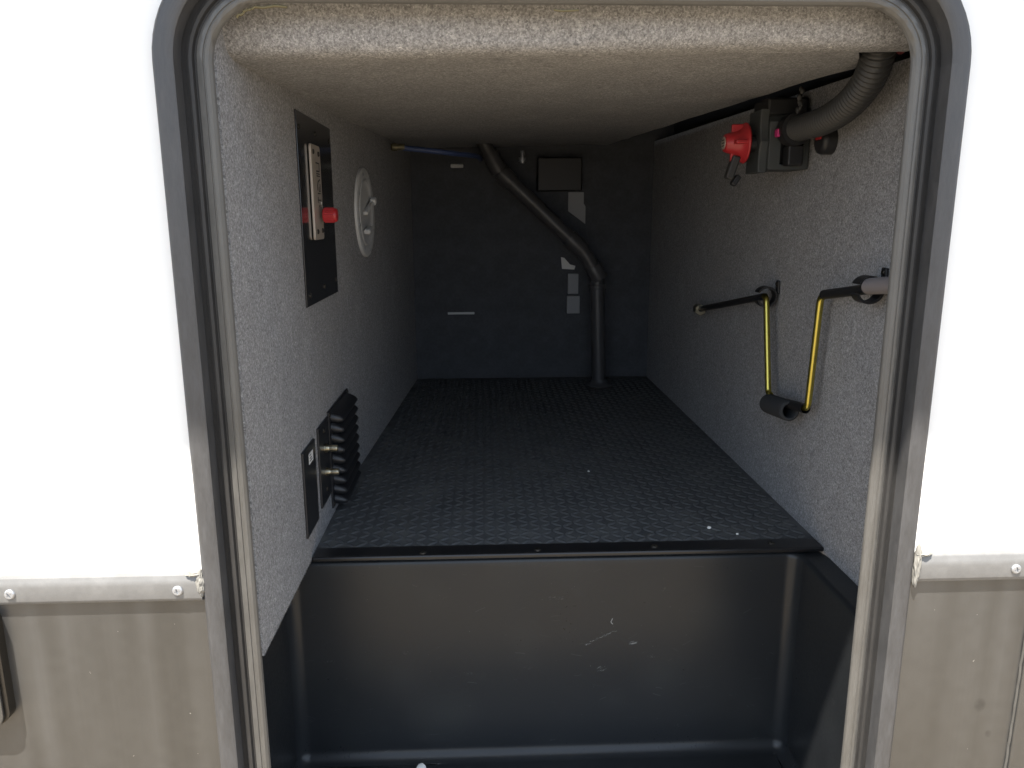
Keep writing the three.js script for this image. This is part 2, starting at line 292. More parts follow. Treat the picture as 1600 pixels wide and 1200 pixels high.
{
  const t = thing('hatch_frame', 'grey metal hatch frame with black rubber seal around the open compartment', 'hatch frame');
  const fl = part('outer_flange', sweepFrame([[0.0285, -0.008], [0.0285, 0.0075], [0.0292, 0.0095], [0.0312, 0.0108], [0.043, 0.0108], [0.0458, 0.0098], [0.0478, 0.0072], [0.0488, 0.0035], [0.049, 0.0008]]), M.flange, t);
  const sl = part('rubber_seal', sweepFrame([[0.0143, -0.0065], [0.0165, -0.0055], [0.018, -0.003], [0.0205, -0.0022], [0.023, -0.0035], [0.0242, -0.0065], [0.0285, -0.0068]]), M.rubber, t);
  const ip = part('inner_lip', sweepFrame([[0.020, -0.031], [0.0006, -0.0075], [0.0, -0.006], [0.0008, -0.0032], [0.003, -0.0012], [0.0062, -0.0007], [0.0068, -0.0016], [0.0076, -0.0016], [0.0082, -0.0007], [0.0115, -0.0012], [0.0138, -0.003], [0.0143, -0.0065]]), M.lip, t);
  // torn foam tape under the top lip
  const tw = tileNoise(30, 91), tp = [];
  for (let k = 0; k <= 20; k++) { const a = PI * (0.70 - 0.20 * k / 20), q = OR - 0.0012 - 0.0016 * tw(k / 20, 0.4); tp.push([OX[0] + OR + q * Math.cos(a) + (k > 12 ? (k - 12) * 0.002 : 0), OY[1] - OR + q * Math.sin(a), -0.0065 - 0.002 * tw(k / 20, 0.8)]); }
  part('foam_tape', tube(tp, 0.0012, 80, 6), M.yellowFoam, t).userData.label = 'torn yellowish foam tape along the top lip';
  part('foam_tape', tube([[0.066, 1.4272, -0.007], [0.074, 1.4266, -0.0075], [0.088, 1.4272, -0.007]], 0.001, 20, 6), M.yellowFoam, t);
}
// ---------------------------------------------------------------- awning above the frame: its edge ends the sun on the opening
{
  const t = thing('roller_awning', 'pale roller awning let out a little way above the hatch', 'awning', [0, 2.36, 0]);
  part('case', box(-2.6, 2.6, -0.02, 0.11, 0.001, 0.10, 0.02), M.whiteWall, t);
  const pos = [], idx = []; for (let k = 0; k <= 12; k++) for (const x of [-2.5, 2.5]) for (const h of [0, 0.0015]) { const u = k / 12; pos.push(x, 0.03 - 0.10 * u - 0.02 * Math.sin(PI * u) + h, 0.06 + 0.36 * u); }
  for (let k = 0; k < 12; k++) { const a = k * 4, b = a + 4; idx.push(a, b, a + 2, a + 2, b, b + 2, a + 1, a + 3, b + 1, a + 3, b + 3, b + 1); }
  const g = new THREE.BufferGeometry(); g.setAttribute('position', new THREE.Float32BufferAttribute(pos, 3)); g.setIndex(idx); g.computeVertexNormals();
  part('fabric', g, M.awning, t);
  part('lead_rail', cyl(0.022, 0.022, 5.1).rotateY(PI / 2).translate(0, -0.072, 0.42), M.trim, t);
  for (const x of [-2.3, 2.3]) part('arm', new THREE.TubeGeometry(new THREE.LineCurve3(V3(x, 0.03, 0.05), V3(x, -0.07, 0.41)), 4, 0.014, 10), M.trim, t);
}
// ---------------------------------------------------------------- trim strips with screws, skirts
const ev = new Evaluator(); ev.useGroups = false; ev.attributes = ['position', 'normal'];
function crossHead(r, h) {
  const dome = new Brush(lathe([[0, -0.002], [r * 0.96, -0.002], [r, 0], [r * 0.96, h * 0.35], [r * 0.78, h * 0.75], [r * 0.45, h * 0.97], [0, h]], 28)); dome.updateMatrixWorld();
  let b = new Brush(new THREE.BoxGeometry(r * 1.05, r * 0.26, h * 1.1).translate(0, 0, h)); b.updateMatrixWorld();
  let o = ev.evaluate(dome, b, SUBTRACTION);
  b = new Brush(new THREE.BoxGeometry(r * 0.26, r * 1.05, h * 1.1).translate(0, 0, h)); b.updateMatrixWorld();
  o = ev.evaluate(o, b, SUBTRACTION);
  return toCreasedNormals(o.geometry, 0.5);
}
const headBig = crossHead(0.0052, 0.0026), headSmall = crossHead(0.0036, 0.0018);
headBig.computeBoundingBox();
const trimProf = [[0, 0.0306], [0.0012, 0.0312], [0.0034, 0.0304], [0.0054, 0.0275], [0.0062, 0.0235], [0.0064, 0.018], [0.0064, 0.004], [0.0058, 0.0012], [0.0044, 0], [0, 0]];
function trimGeo(x0, x1, y) {
  const s = new THREE.Shape(trimProf.map(p => new THREE.Vector2(-p[0], p[1])));
  return boxUV(new THREE.ExtrudeGeometry(s, { depth: x1 - x0, bevelEnabled: false }).rotateY(PI / 2).translate(x0, y, 0));
}
function trimStrip(x0, x1, screws, label) {
  const t = thing('trim_strip', label, 'trim', [0, 0, 0.0032], 0, 'pale metal trim strips beside the hatch');
  part('strip', toCreasedNormals(trimGeo(x0, x1, x0 < 0 ? 0.8781 : 0.8812), 0.7), M.trim, t);
  screws.forEach((x, k) => { const s = part('screw', headBig, M.steel, t); s.position.set(x, 0.8902 + (x > 0 ? 0.0038 : 0), 0.0066); s.rotation.z = 0.25 + k * 0.37; });
  return t;
}
const tl = trimStrip(-2.9, -0.2812, [-0.304, -0.466, -0.628, -0.79], 'pale metal trim strip with two screws left of the hatch');
const tr = trimStrip(0.4395, 2.9, [0.545, 0.707, 0.869], 'pale metal trim strip with one screw right of the hatch');
function caulk(x, y, w, h, parent, sd) {
  const g = mergeVertices(new THREE.IcosahedronGeometry(1, 12).deleteAttribute('uv').deleteAttribute('normal'), 1e-4), p = g.attributes.position, n1 = tileNoise(7, sd), n2 = tileNoise(18, sd + 1);
  for (let k = 0; k < p.count; k++) { const a = p.getX(k), b = p.getY(k), c = p.getZ(k), q = 0.72 + 0.5 * n1(a * 0.3 + c * 0.21 + 0.5, b * 0.45 + 0.5) + 0.28 * (n2(a * 0.3 + 0.5, b * 0.5 + c * 0.2 + 0.5) - 0.5); p.setXYZ(k, a * w * q, b * h * (0.85 + 0.15 * q), c * 0.0042 * q); }
  g.computeVertexNormals(); part('caulk', g.translate(x, y, 0.0045), M.caulk, parent).userData.label = 'lumpy caulk at the end of the strip';
}
caulk(-0.2815, 0.897, 0.0042, 0.015, tl, 60); caulk(-0.288, 0.9075, 0.008, 0.0035, tl, 64); caulk(0.4415, 0.899, 0.0036, 0.024, tr, 70); caulk(0.448, 0.912, 0.008, 0.003, tr, 74);
function skirt(x0, x1, z1, label) { return solo('skirt_panel', boxUV(box(x0, x1, 0.37, x0 < 0 ? 0.878 : 0.881, -0.001, z1, 0.001)), M.skirt, label, 'skirt panel', 'metal skirt panels below the trim'); }
// the sheet passes behind the frame: two pieces, left and right of the opening
skirt(-2.9, OX[0] - 0.034, 0.0032, 'weathered grey metal skirt sheet at lower left below the trim');
skirt(OX[1] + 0.034, 0.5725, 0.0032, 'weathered grey metal skirt sheet between hatch frame and right seam');
{
  const m = solo('skirt_panel', boxUV(box(0.571, 2.9, 0.37, 0.880, 0.0035, 0.0085, 0.0022)), M.skirt, 'raised grey metal sheet at the far right edge', 'skirt panel', 'metal skirt panels below the trim');
  const sw = tileNoise(40, 52), sp = []; for (let k = 0; k <= 60; k++) sp.push([0.5706 + (sw(k / 60, 0.1) - 0.5) * 0.0006, 0.879 - k * 0.0083, 0.0040 + (sw(k / 60, 0.6) - 0.5) * 0.0012]);
  solo('seam_sealant', tube(sp, 0.0015, 240, 8), M.sealant, 'thin bead of grey sealant along the right skirt seam', 'sealant');
}
{
  const t = thing('cover_flap', 'rounded metal cover flap standing off the left skirt sheet', 'cover flap', [-0.60, 0.80, 0.0032]);
  const s = rrShape(-0.13, 0.113, -0.052, 0.0755, 0.014);
  part('plate', boxUV(new THREE.ExtrudeGeometry(s, { depth: 0.002, bevelEnabled: true, bevelSize: 0.001, bevelThickness: 0.0008, bevelSegments: 2 }).translate(0, 0, 0.012)), M.skirt, t);
  part('gasket', new THREE.ExtrudeGeometry(rrShape(-0.124, 0.1185, -0.050, 0.0755, 0.014), { depth: 0.011, bevelEnabled: false }), M.darkSteel, t);
}

// ---------------------------------------------------------------- tub and floor
{
  const path = []; const x0 = -0.27, x1 = 0.432, zb = -0.25, zf = -0.0195, r = 0.02;
  for (let k = 0; k < 8; k++) path.push([x0, zf + (zb + r - zf) * k / 8, 1, 0]);
  for (let k = 0; k <= 8; k++) { const a = PI + (PI / 2) * k / 8; path.push([x0 + r + r * Math.cos(a), zb + r + r * Math.sin(a), -Math.cos(a), -Math.sin(a)]); }
  for (let k = 1; k < 24; k++) path.push([x0 + r + (x1 - x0 - 2 * r) * k / 24, zb, 0, 1]);
  for (let k = 0; k <= 8; k++) { const a = 1.5 * PI + (PI / 2) * k / 8; path.push([x1 - r + r * Math.cos(a), zb + r + r * Math.sin(a), -Math.cos(a), -Math.sin(a)]); }
  for (let k = 1; k <= 8; k++) path.push([x1, zb + r + (zf - zb - r) * k / 8, -1, 0]);
  const prof = [[-0.0355, 0.7945], [-0.0075, 0.7945], [-0.005, 0.7941], [-0.0028, 0.793], [-0.0012, 0.7913], [-0.0003, 0.7892], [0, 0.783]];
  for (let k = 1; k <= 8; k++) prof.push([0.0016 * Math.sin(PI * k / 9), 0.783 - (0.783 - 0.508) * k / 8]);
  for (let k = 1; k <= 8; k++) { const a = (PI / 2) * k / 8; prof.push([0.017 - 0.017 * Math.cos(a), 0.508 - 0.017 * Math.sin(a)]); }
  const pos = [], idx = [], m = prof.length;
  path.forEach((p, i) => { prof.forEach(([d, y]) => pos.push(p[0] + p[2] * d, y, p[1] + p[3] * d)); if (i) for (let k = 1; k < m; k++) { const a = (i - 1) * m + k - 1, b = a + 1, c = i * m + k - 1, e = c + 1; idx.push(a, c, b, b, c, e); } });
  const last = path.map((p, i) => i * m + m - 1);
  const tris = THREE.ShapeUtils.triangulateShape(last.map(i => new THREE.Vector2(pos[i * 3], pos[i * 3 + 2])), []);
  tris.forEach(t => idx.push(last[t[0]], last[t[2]], last[t[1]]));
  const g = new THREE.BufferGeometry(); g.setAttribute('position', new THREE.Float32BufferAttribute(pos, 3)); g.setIndex(idx);
  g.computeVertexNormals();
  solo('plastic_tub', boxUV(g), M.tub, 'moulded black plastic step tub with scuffs below the compartment floor', 'tub');
}
{
  const f = thing('tread_mat', 'black diamond tread floor mat covering the compartment floor', 'floor mat', [0, 0.7955, 0]);
  part('sheet', boxUV(planExtrude([[-0.2335, -0.282], [0.4675, -0.282], [0.4675, BACK], [-0.186, BACK], [-0.2335, -0.54]], 0, 0.006)), M.mat, f);
  // raised lugs, alternating direction
  const lug = (() => { const s = []; const n = 10; const ring = (k, h) => { const out = []; for (let i = 0; i < n; i++) { const a = 2 * PI * i / n; out.push([Math.cos(a) * 0.0112 * k, h, Math.sin(a) * 0.0046 * (1 - 0.25 * Math.abs(Math.cos(a))) * k]); } return out; };
    const a = ring(1, -0.0003), b = ring(0.72, 0.0011), pos = [...a, ...b, [0, 0.0016, 0]].flat(), idx = [];
    for (let i = 0; i < n; i++) { const j = (i + 1) % n; idx.push(i, n + i, j, j, n + i, n + j, n + i, 2 * n, n + j); }
    const g = new THREE.BufferGeometry(); g.setAttribute('position', new THREE.Float32BufferAttribute(pos, 3)); g.setIndex(idx); g.computeVertexNormals(); return g; })();
  const p = 0.0165; const spots = []; let j = 0;
  for (let z = -0.291; z > BACK + 0.02; z -= p * 0.9, j++) for (let i = 0, x = -0.223; x < 0.459; x += p, i++) { const xl = z > -0.54 ? -0.234 : -0.234 + 0.047 * (-z - 0.54) / 0.88; if (x > xl + 0.01) spots.push([x, z, (i + j) % 2 ? 0.80 : -0.80]); }
  const rest = [];
  const lugUV = strip(boxUV(lug.clone()));
  spots.forEach(([x, z, a], k) => {
    if (k < 300) { const m = part('tread_lug', lugUV, M.mat, f); m.position.set(x, 0.006, z); m.rotation.y = a; }
    else rest.push(lugUV.clone().rotateY(a).translate(x, 0.006, z));
  });
  part('tread_lugs_far', mergeGeometries(rest), M.mat, f).userData = { kind: 'stuff' };
}
{
  const t = thing('edge_bar', 'black edge bar with four screws along the front of the floor mat', 'edge bar', [0, 0.7955, 0]);
  part('bar', box(-0.2335, 0.4675, 0.0002, 0.0075, -0.2815, -0.2485, 0.0028), M.barBlack, t);
  [[-0.085, -0.257], [0.072, -0.259], [0.234, -0.262], [0.399, -0.265]].forEach(([x, z], k) => { const s = part('screw', headBig, M.darkSteel, t); s.position.set(x, 0.0074, z); s.rotation.x = -PI / 2; s.rotation.z = k * 0.6; });
}
// ---------------------------------------------------------------- left wall fittings (local x = deeper, z = out of the wall)
function onLeft(name, label, cat, y, z, group) { return thing(name, label, cat, [-0.234, y, z], PI / 2, group); }
{
  const t = onLeft('mounting_panel', 'tall glossy black panel screwed to the left carpet wall', 'panel', 1.2585, -0.420);
  part('panel', boxUV(box(-0.112, 0.112, -0.126, 0.125, -0.001, 0.0022, 0.0008)), M.blackGloss, t);
  for (const [x, y] of [[-0.1, 0.105], [0.0, 0.106], [0.1, 0.105], [-0.09, -0.112], [0.006, -0.108], [0.098, -0.105]]) part('screw', headSmall, M.darkSteel, t).position.set(x, y, 0.0022);
}
{
  const t = onLeft('control_plate', 'beige metal control plate with a red knob on the black panel', 'control plate', 1.2835, -0.395);
  // bowed plate, standing on four screw posts
  const hw = 0.029, hh = 0.0635, n = 18, pos = [], idx = [];
  const bow = y => 0.0035 + 0.0018 * (1 - (y / hh) ** 2);
  const s = rrShape(-hw, hw, -hh, hh, 0.004);
  const g = new THREE.ExtrudeGeometry(s, { depth: 0.0022, bevelEnabled: true, bevelSize: 0.0006, bevelThickness: 0.0005, bevelSegments: 2, curveSegments: 6 });
  const pg = g.attributes.position; for (let k = 0; k < pg.count; k++) pg.setZ(k, pg.getZ(k) + bow(pg.getY(k))); g.computeVertexNormals();
  part('plate', boxUV(g), M.plate, t);
  for (const [x, y] of [[-0.018, 0.054], [0.016, 0.053], [-0.014, -0.053], [0.018, -0.052]]) { const sc = part('screw', headSmall, M.darkSteel, t); sc.position.set(x, y, bow(y) + 0.0026); part('post', cyl(0.003, 0.003, 0.008).translate(0, 0, -0.0065), M.darkSteel, sc); }
  // engraved marks: outlined signs one above the other
  const z = 0.0115, w = 0.0016, marks = [], ln = (x0, y0, x1, y1) => { const L = Math.hypot(x1 - x0, y1 - y0); marks.push(new THREE.BoxGeometry(L, w, 0.0004).rotateZ(Math.atan2(y1 - y0, x1 - x0)).translate((x0 + x1) / 2, (y0 + y1) / 2, bow((y0 + y1) / 2) + 0.0029)); };
  ln(-0.008, 0.040, 0.012, 0.040); ln(0.012, 0.040, 0.012, 0.029); ln(-0.008, 0.029, 0.012, 0.029);
  ln(-0.008, 0.0255, -0.001, 0.0255); ln(0.003, 0.0255, 0.012, 0.0255); ln(-0.008, 0.0225, -0.001, 0.0225); ln(0.003, 0.0225, 0.012, 0.0225);
  ln(0.010, 0.018, -0.002, 0.015); ln(-0.002, 0.015, -0.007, 0.009); ln(-0.007, 0.009, -0.007, 0.003); ln(0.010, 0.012, 0.010, 0.002); ln(0.010, 0.002, 0.002, 0.002); ln(0.002, 0.002, 0.002, 0.008); ln(-0.007, -0.001, 0.010, -0.001);
  ln(-0.007, -0.006, -0.007, -0.014); ln(-0.007, -0.010, 0.010, -0.010); ln(-0.002, -0.018, 0.004, -0.018);
  part('marking', merge(marks), M.print, t);
  const kn = part('knob', lathe([[0, 0.029], [0.0078, 0.029], [0.0092, 0.0278], [0.0097, 0.025], [0.0097, 0.011], [0.0085, 0.009], [0.006, 0.0085], [0, 0.0085]], 28).translate(0.006, -0.0305, 0.002), M.red, t); kn.userData.label = 'red round knob';
  const ridges = []; for (let k = 0; k < 20; k++) { const a = 2 * PI * k / 20; ridges.push(cyl(0.0009, 0.0009, 0.013, 6).translate(0.006 + Math.cos(a) * 0.0097, -0.0305 + Math.sin(a) * 0.0097, 0.020)); }
  part('grip_ridges', merge(ridges), M.red, kn);
  part('indicator_dot', lathe([[0, 0.0012], [0.002, 0.001], [0.0024, 0], [0, 0]], 12).translate(0.010, -0.014, bow(-0.014) + 0.0027), M.paper, t);
}
{
  const zc = -0.776, xw = -0.234 + 0.047 * (-zc - 0.54) / 0.88;
  const t = thing('deck_plate', 'round white plastic inspection plate on the left carpet wall', 'deck plate', [xw + 0.001, 1.258, zc], Math.atan2(0.88, 0.047));
  part('flange', lathe([[0.062, -0.004], [0.062, 0.003], [0.0635, 0.0042], [0.066, 0.0048], [0.077, 0.0046], [0.081, 0.0036], [0.0825, 0.0018], [0.0825, -0.004]], 64), M.whitePlastic, t);
  part('dish', lathe([[0, 0.0015], [0.045, 0.0015], [0.052, 0.0025], [0.0555, 0.0038], [0.057, 0.0048], [0.0595, 0.0052], [0.0618, 0.0042], [0.0625, 0.001]], 64), M.whitePlastic, t);
  const h = part('handle', new RoundedBoxGeometry(0.058, 0.008, 0.009, 3, 0.003).rotateZ(0.42).rotateY(-0.1).translate(0.012, 0.010, 0.007), M.whitePlastic, t);
  part('handle_tip', new RoundedBoxGeometry(0.016, 0.013, 0.012, 3, 0.004).rotateZ(0.42).translate(0.037, 0.022, 0.011), M.whitePlastic, h);
  part('latch', new RoundedBoxGeometry(0.034, 0.010, 0.014, 3, 0.004).rotateZ(0.2).translate(-0.012, -0.032, 0.009), M.whitePlastic, t);
  for (let k = 0; k < 8; k++) { const a = 0.3 + k * PI / 4; const s = part('screw', headSmall, M.steel, t); s.position.set(Math.cos(a) * 0.0725, Math.sin(a) * 0.0725, 0.0046); s.rotation.z = k; }
}
{
  const t = onLeft('blank_plate', 'small flat black plate with white sticker, nearest the hatch', 'plate', 0.897, -0.265);
  part('plate', boxUV(box(-0.035, 0.035, -0.059, 0.058, -0.001, 0.003, 0.0012)), M.blackPlastic, t);
  const st = part('sticker', box(-0.006, 0.018, 0.0335, 0.0475, 0.003, 0.0033), M.paper, t);
  part('print', merge([0.0365, 0.0400, 0.0440].map((y, k) => box(-0.003, 0.013 - k * 0.003, y, y + 0.0012, 0.0033, 0.0035))), M.print, st);
}
{
  const t = onLeft('socket_plate', 'black plate with two silver coaxial sockets beside the louvred vent', 'socket plate', 0.9025, -0.361);
  part('plate', boxUV(box(-0.036, 0.036, -0.060, 0.058, -0.001, 0.003, 0.0012)), M.blackPlastic, t);
  for (const y of [0.0195, -0.0165]) {
    const s = part('socket', lathe([[0, 0.0205], [0.0028, 0.0205], [0.0028, 0.0215], [0.0044, 0.0215], [0.0048, 0.021], [0.0048, 0.012], [0.0044, 0.0115], [0.0044, 0.009], [0.0048, 0.0085], [0.0048, 0.004], [0.0046, 0.003]], 24).translate(0, y, 0), M.brass, t);
    part('nut', new THREE.CylinderGeometry(0.0066, 0.0066, 0.0034, 6).rotateX(PI / 2).translate(0, y, 0.0046), M.brass, s);
  }
  for (const y of [0.046, -0.043]) part('screw', headSmall, M.darkSteel, t).position.set(0, y, 0.003);
}
{
  const t = onLeft('louvred_vent', 'black louvred vent low on the left carpet wall', 'vent', 0.8905, -0.484);
  part('base_plate', boxUV(box(-0.084, 0.084, -0.077, 0.075, -0.001, 0.003, 0.0012)), M.blackPlastic, t);
  const lv = new THREE.CapsuleGeometry(0.0078, 0.130, 8, 18).rotateZ(PI / 2).scale(1, 1, 2.7).translate(0, 0, 0.002);
  for (let k = 0; k < 9; k++) { const m = part('louvre', lv, M.blackPlastic, t); m.position.y = 0.064 - k * 0.0163; m.rotation.x = 0.25; }
  for (const [x, y] of [[-0.079, 0.070], [0.079, 0.070], [-0.079, -0.071], [0.079, -0.071]]) part('screw', headSmall, M.darkSteel, t).position.set(x, y, 0.003);
}
// ---------------------------------------------------------------- right wall: crank handle in two clips
{
  const t = thing('crank_handle', 'brass coloured crank handle with black foam grip hung on the right wall', 'crank handle');
  const X = 0.447;
  const black = (pts, r, name) => part(name, new THREE.TubeGeometry(pts, 60, r, 14), M.blackSatin, t);
  const p = [[X, 1.179, -0.075], [X, 1.147, -0.279], [X, 0.989, -0.292], [X, 0.975, -0.438], [X, 1.126, -0.474], [X, 1.062, -0.842]];
  black(bent([p[0], [X, 1.1485, -0.270]], 0.01), 0.0062, 'arm');
  part('rod', new THREE.TubeGeometry(bent([[X, 1.1485, -0.268], p[1], p[2], [X, 0.9875, -0.303]], 0.012), 60, 0.0046, 16), M.zinc, t).userData.label = 'golden zinc plated near rod';
  part('rod', new THREE.TubeGeometry(bent([[X, 0.977, -0.43], p[3], p[4], [X, 1.1245, -0.484]], 0.011), 60, 0.0046, 16), M.zinc, t).userData.label = 'golden zinc plated far rod';
  black(bent([[X, 1.1250, -0.480], p[5]], 0.01), 0.0055, 'arm');
  black(bent([[X, 0.9876, -0.298], [X, 0.980, -0.36]], 0.01), 0.0068, 'neck');
  // socket tube behind the hatch lip
  part('socket_tube', new THREE.TubeGeometry(new THREE.LineCurve3(V3(X - 0.002, 1.1785, -0.078), V3(X - 0.002, 1.170, -0.150)), 4, 0.0095, 18), M.socketTube, t);
  // ribbed hollow grip
  const a = V3(X - 0.004, 0.9645, -0.425), b = V3(X - 0.004, 0.9735, -0.340), L = a.distanceTo(b);
  const gp = [[0.0085, 0], [0.0135, 0], [0.015, 0.003]]; for (let k = 1; k < 15; k++) { gp.push([0.0142, 0.003 + (L - 0.006) * (k - 0.5) / 15], [0.0152, 0.003 + (L - 0.006) * k / 15]); } gp.push([0.015, L - 0.003], [0.0135, L], [0.0105, L], [0.0098, L - 0.004], [0.0095, L * 0.5]);
  const g = new THREE.LatheGeometry(gp.map(q => new THREE.Vector2(...q)), 30); g.applyQuaternion(new THREE.Quaternion().setFromUnitVectors(V3(0, 1, 0), b.clone().sub(a).normalize())); g.translate(a.x, a.y, a.z);
  part('grip', g, M.foam, t);
  // hexagonal brass end
  const hex = new THREE.CylinderGeometry(0.0115, 0.0105, 0.026, 6).rotateX(PI / 2).translate(X, 1.0615, -0.846);
  part('hex_end', hex, M.brass, t).userData.label = 'brass hexagonal end of the long arm';
}
function clip(y, z, label) {
  const t = thing('spring_clip', label, 'clip', [0.468, y, z], -PI / 2, 'black clips holding the crank handle');
  const arc = new THREE.EllipseCurve(0, 0, 0.0135, 0.0135, 0.15 * PI, 1.9 * PI).getPoints(28);
  const gs = []; // band of a C around the arm: local z out of wall, y up
  const ring = arc.map(p => V3(0, p.y, 0.021 + p.x));
  const path = new THREE.CatmullRomCurve3(ring);
  const s = new THREE.Shape(); s.moveTo(-0.0011, -0.008); s.lineTo(0.0011, -0.008); s.lineTo(0.0011, 0.008); s.lineTo(-0.0011, 0.008); s.closePath();
  const band = (() => { const pos = [], idx = [], N = ring.length; ring.forEach((q, i) => { const r0 = V3(0, q.y, q.z - 0.021).normalize(); for (const [w, h] of [[-0.009, 0], [0.009, 0], [0.009, 0.0028], [-0.009, 0.0028]]) pos.push(w, q.y + r0.y * h, q.z + r0.z * h); if (i) for (let k = 0; k < 4; k++) { const a0 = (i - 1) * 4 + k, a1 = (i - 1) * 4 + (k + 1) % 4, b0 = a0 + 4, b1 = a1 + 4; idx.push(a0, a1, b0, a1, b1, b0); } }); idx.push(0, 2, 1, 0, 3, 2); const e = (N - 1) * 4; idx.push(e, e + 1, e + 2, e, e + 2, e + 3); const g = new THREE.BufferGeometry(); g.setAttribute('position', new THREE.Float32BufferAttribute(pos, 3)); g.setIndex(idx); return toCreasedNormals(g, 0.6); })();
  part('band', band, M.blackSatin, t);
  part('tab', box(-0.006, 0.006, 0.004, 0.025, 0.0, 0.004, 0.0018), M.blackSatin, t);
  const sc = part('screw', headSmall, M.darkSteel, t); sc.position.set(0, 0.0195, 0.004);
}
clip(1.1655, -0.158, 'black spring clip holding the crank handle near the hatch lip');
clip(1.125, -0.478, 'black spring clip at the far bend of the crank handle');

// ---------------------------------------------------------------- right wall: valve with red knob, hose, cap
{
  const t = thing('selector_valve', 'black valve body with red winged knob high on the right wall', 'valve', [0.468, 1.352, -0.42], -PI / 2);
  // local x = toward viewer, z = out of the wall
  const s = new THREE.Shape(); s.moveTo(-0.034, -0.036); s.lineTo(0.022, -0.036); s.lineTo(0.022, 0.026); s.lineTo(0.012, 0.036); s.lineTo(-0.034, 0.036); s.closePath();
  const b = new Brush(new THREE.ExtrudeGeometry(s, { depth: 0.055, bevelEnabled: true, bevelSize: 0.002, bevelThickness: 0.002, bevelSegments: 2 }).translate(0, 0, 0.004)); b.updateMatrixWorld();
  const c = new Brush(new RoundedBoxGeometry(0.03, 0.044, 0.032, 2, 0.002).translate(0.022, -0.010, 0.028)); c.updateMatrixWorld();
  part('body', toCreasedNormals(ev.evaluate(b, c, SUBTRACTION).geometry, 0.5), M.greyPlastic, t);
  part('recess_block', box(0.002, 0.014, -0.03, 0.010, 0.014, 0.042, 0.002), M.blackGloss, t);
  part('recess_screw', headSmall.clone().rotateY(PI / 2).translate(0.014, 0.004, 0.03), M.steel, t);
  // curved yoke in front of the body
  const y = new THREE.Shape(); y.moveTo(-0.030, -0.04); y.quadraticCurveTo(-0.024, -0.012, -0.036, 0); y.quadraticCurveTo(-0.024, 0.014, -0.024, 0.042); y.lineTo(0.020, 0.042); y.quadraticCurveTo(0.017, 0.014, 0.025, 0); y.quadraticCurveTo(0.017, -0.012, 0.020, -0.04); y.closePath();
  part('yoke', new THREE.ExtrudeGeometry(y, { depth: 0.009, bevelEnabled: true, bevelSize: 0.002, bevelThickness: 0.002, bevelSegments: 2 }).translate(0, 0, 0.063), M.greyPlastic, t);
  part('top_box', box(-0.04, 0.02, 0.036, 0.06, 0.006, 0.064, 0.004), M.blackSatin, t);
  part('stem', cyl(0.012, 0.011, 0.02).translate(0, 0, 0.08), M.blackSatin, t);
  const kn = part('knob', lathe([[0.0, 0.118], [0.011, 0.118], [0.0125, 0.1165], [0.014, 0.112], [0.0165, 0.100], [0.0205, 0.0935], [0.0275, 0.0905], [0.0285, 0.0885], [0.0275, 0.0865], [0.0, 0.0860]], 40), M.red, t); kn.userData.label = 'red winged knob';
  for (const r of [0, PI / 2]) part('wing', new RoundedBoxGeometry(0.052, 0.006, 0.020, 2, 0.002).rotateZ(r).translate(0, 0, 0.098), M.red, kn);
  part('knob_badge', new THREE.CylinderGeometry(0.0088, 0.0088, 0.001, 24).rotateX(PI / 2).translate(0, 0, 0.1184), M.plate, kn);
  part('badge_print', merge([-0.004, 0, 0.004].map(q => box(-0.005, 0.005, q - 0.0006, q + 0.0006, 0.1189, 0.1193))), M.print, kn);
  part('lever', new RoundedBoxGeometry(0.014, 0.034, 0.012, 2, 0.003).rotateX(-0.3).translate(0, -0.034, 0.104), M.hose, t);
  part('lever_tip', new RoundedBoxGeometry(0.012, 0.016, 0.008, 2, 0.002).rotateX(-0.6).translate(0, -0.052, 0.098), M.blackSatin, t);
  part('coloured_clip', new RoundedBoxGeometry(0.012, 0.011, 0.016, 2, 0.002).translate(0.040, 0.010, 0.050), M.magenta, t).userData.label = 'magenta clip';
  part('hose_collar', cyl(0.022, 0.022, 0.022, 28).rotateY(PI / 2).translate(0.046, 0.014, 0.034), M.blackSatin, t);
  part('side_port', box(0.022, 0.044, -0.034, -0.006, 0.018, 0.04, 0.003), M.blackSatin, t);
}
{
  const t = thing('corrugated_hose', 'dark ribbed hose climbing from the valve into the ceiling corner', 'hose');
  const cv = new THREE.CatmullRomCurve3([V3(0.434, 1.366, -0.372), V3(0.434, 1.366, -0.335), V3(0.432, 1.366, -0.28), V3(0.430, 1.372, -0.225), V3(0.426, 1.382, -0.18), V3(0.420, 1.397, -0.14), V3(0.412, 1.416, -0.112), V3(0.404, 1.440, -0.095)]);
  const N = 420, R = 18, fr_ = cv.computeFrenetFrames(N, false), pos = [], idx = [], v = V3(), pts = cv.getSpacedPoints(N);
  const pitch = N / 42;
  for (let i = 0; i <= N; i++) { const r = 0.0146 + 0.0030 * Math.pow(0.5 + 0.5 * Math.cos(2 * PI * i / pitch), 0.8); for (let k = 0; k < R; k++) { const a = 2 * PI * k / R; v.copy(pts[i]).addScaledVector(fr_.normals[i], Math.cos(a) * r).addScaledVector(fr_.binormals[i], Math.sin(a) * r); pos.push(v.x, v.y, v.z); if (i) { const a0 = (i - 1) * R + k, a1 = (i - 1) * R + (k + 1) % R, b0 = i * R + k, b1 = i * R + (k + 1) % R; idx.push(a0, b0, a1, a1, b0, b1); } } }
  const g = new THREE.BufferGeometry(); g.setAttribute('position', new THREE.Float32BufferAttribute(pos, 3)); g.setIndex(idx); g.computeVertexNormals();
  part('ribbed_tube', g, M.hose, t);
}
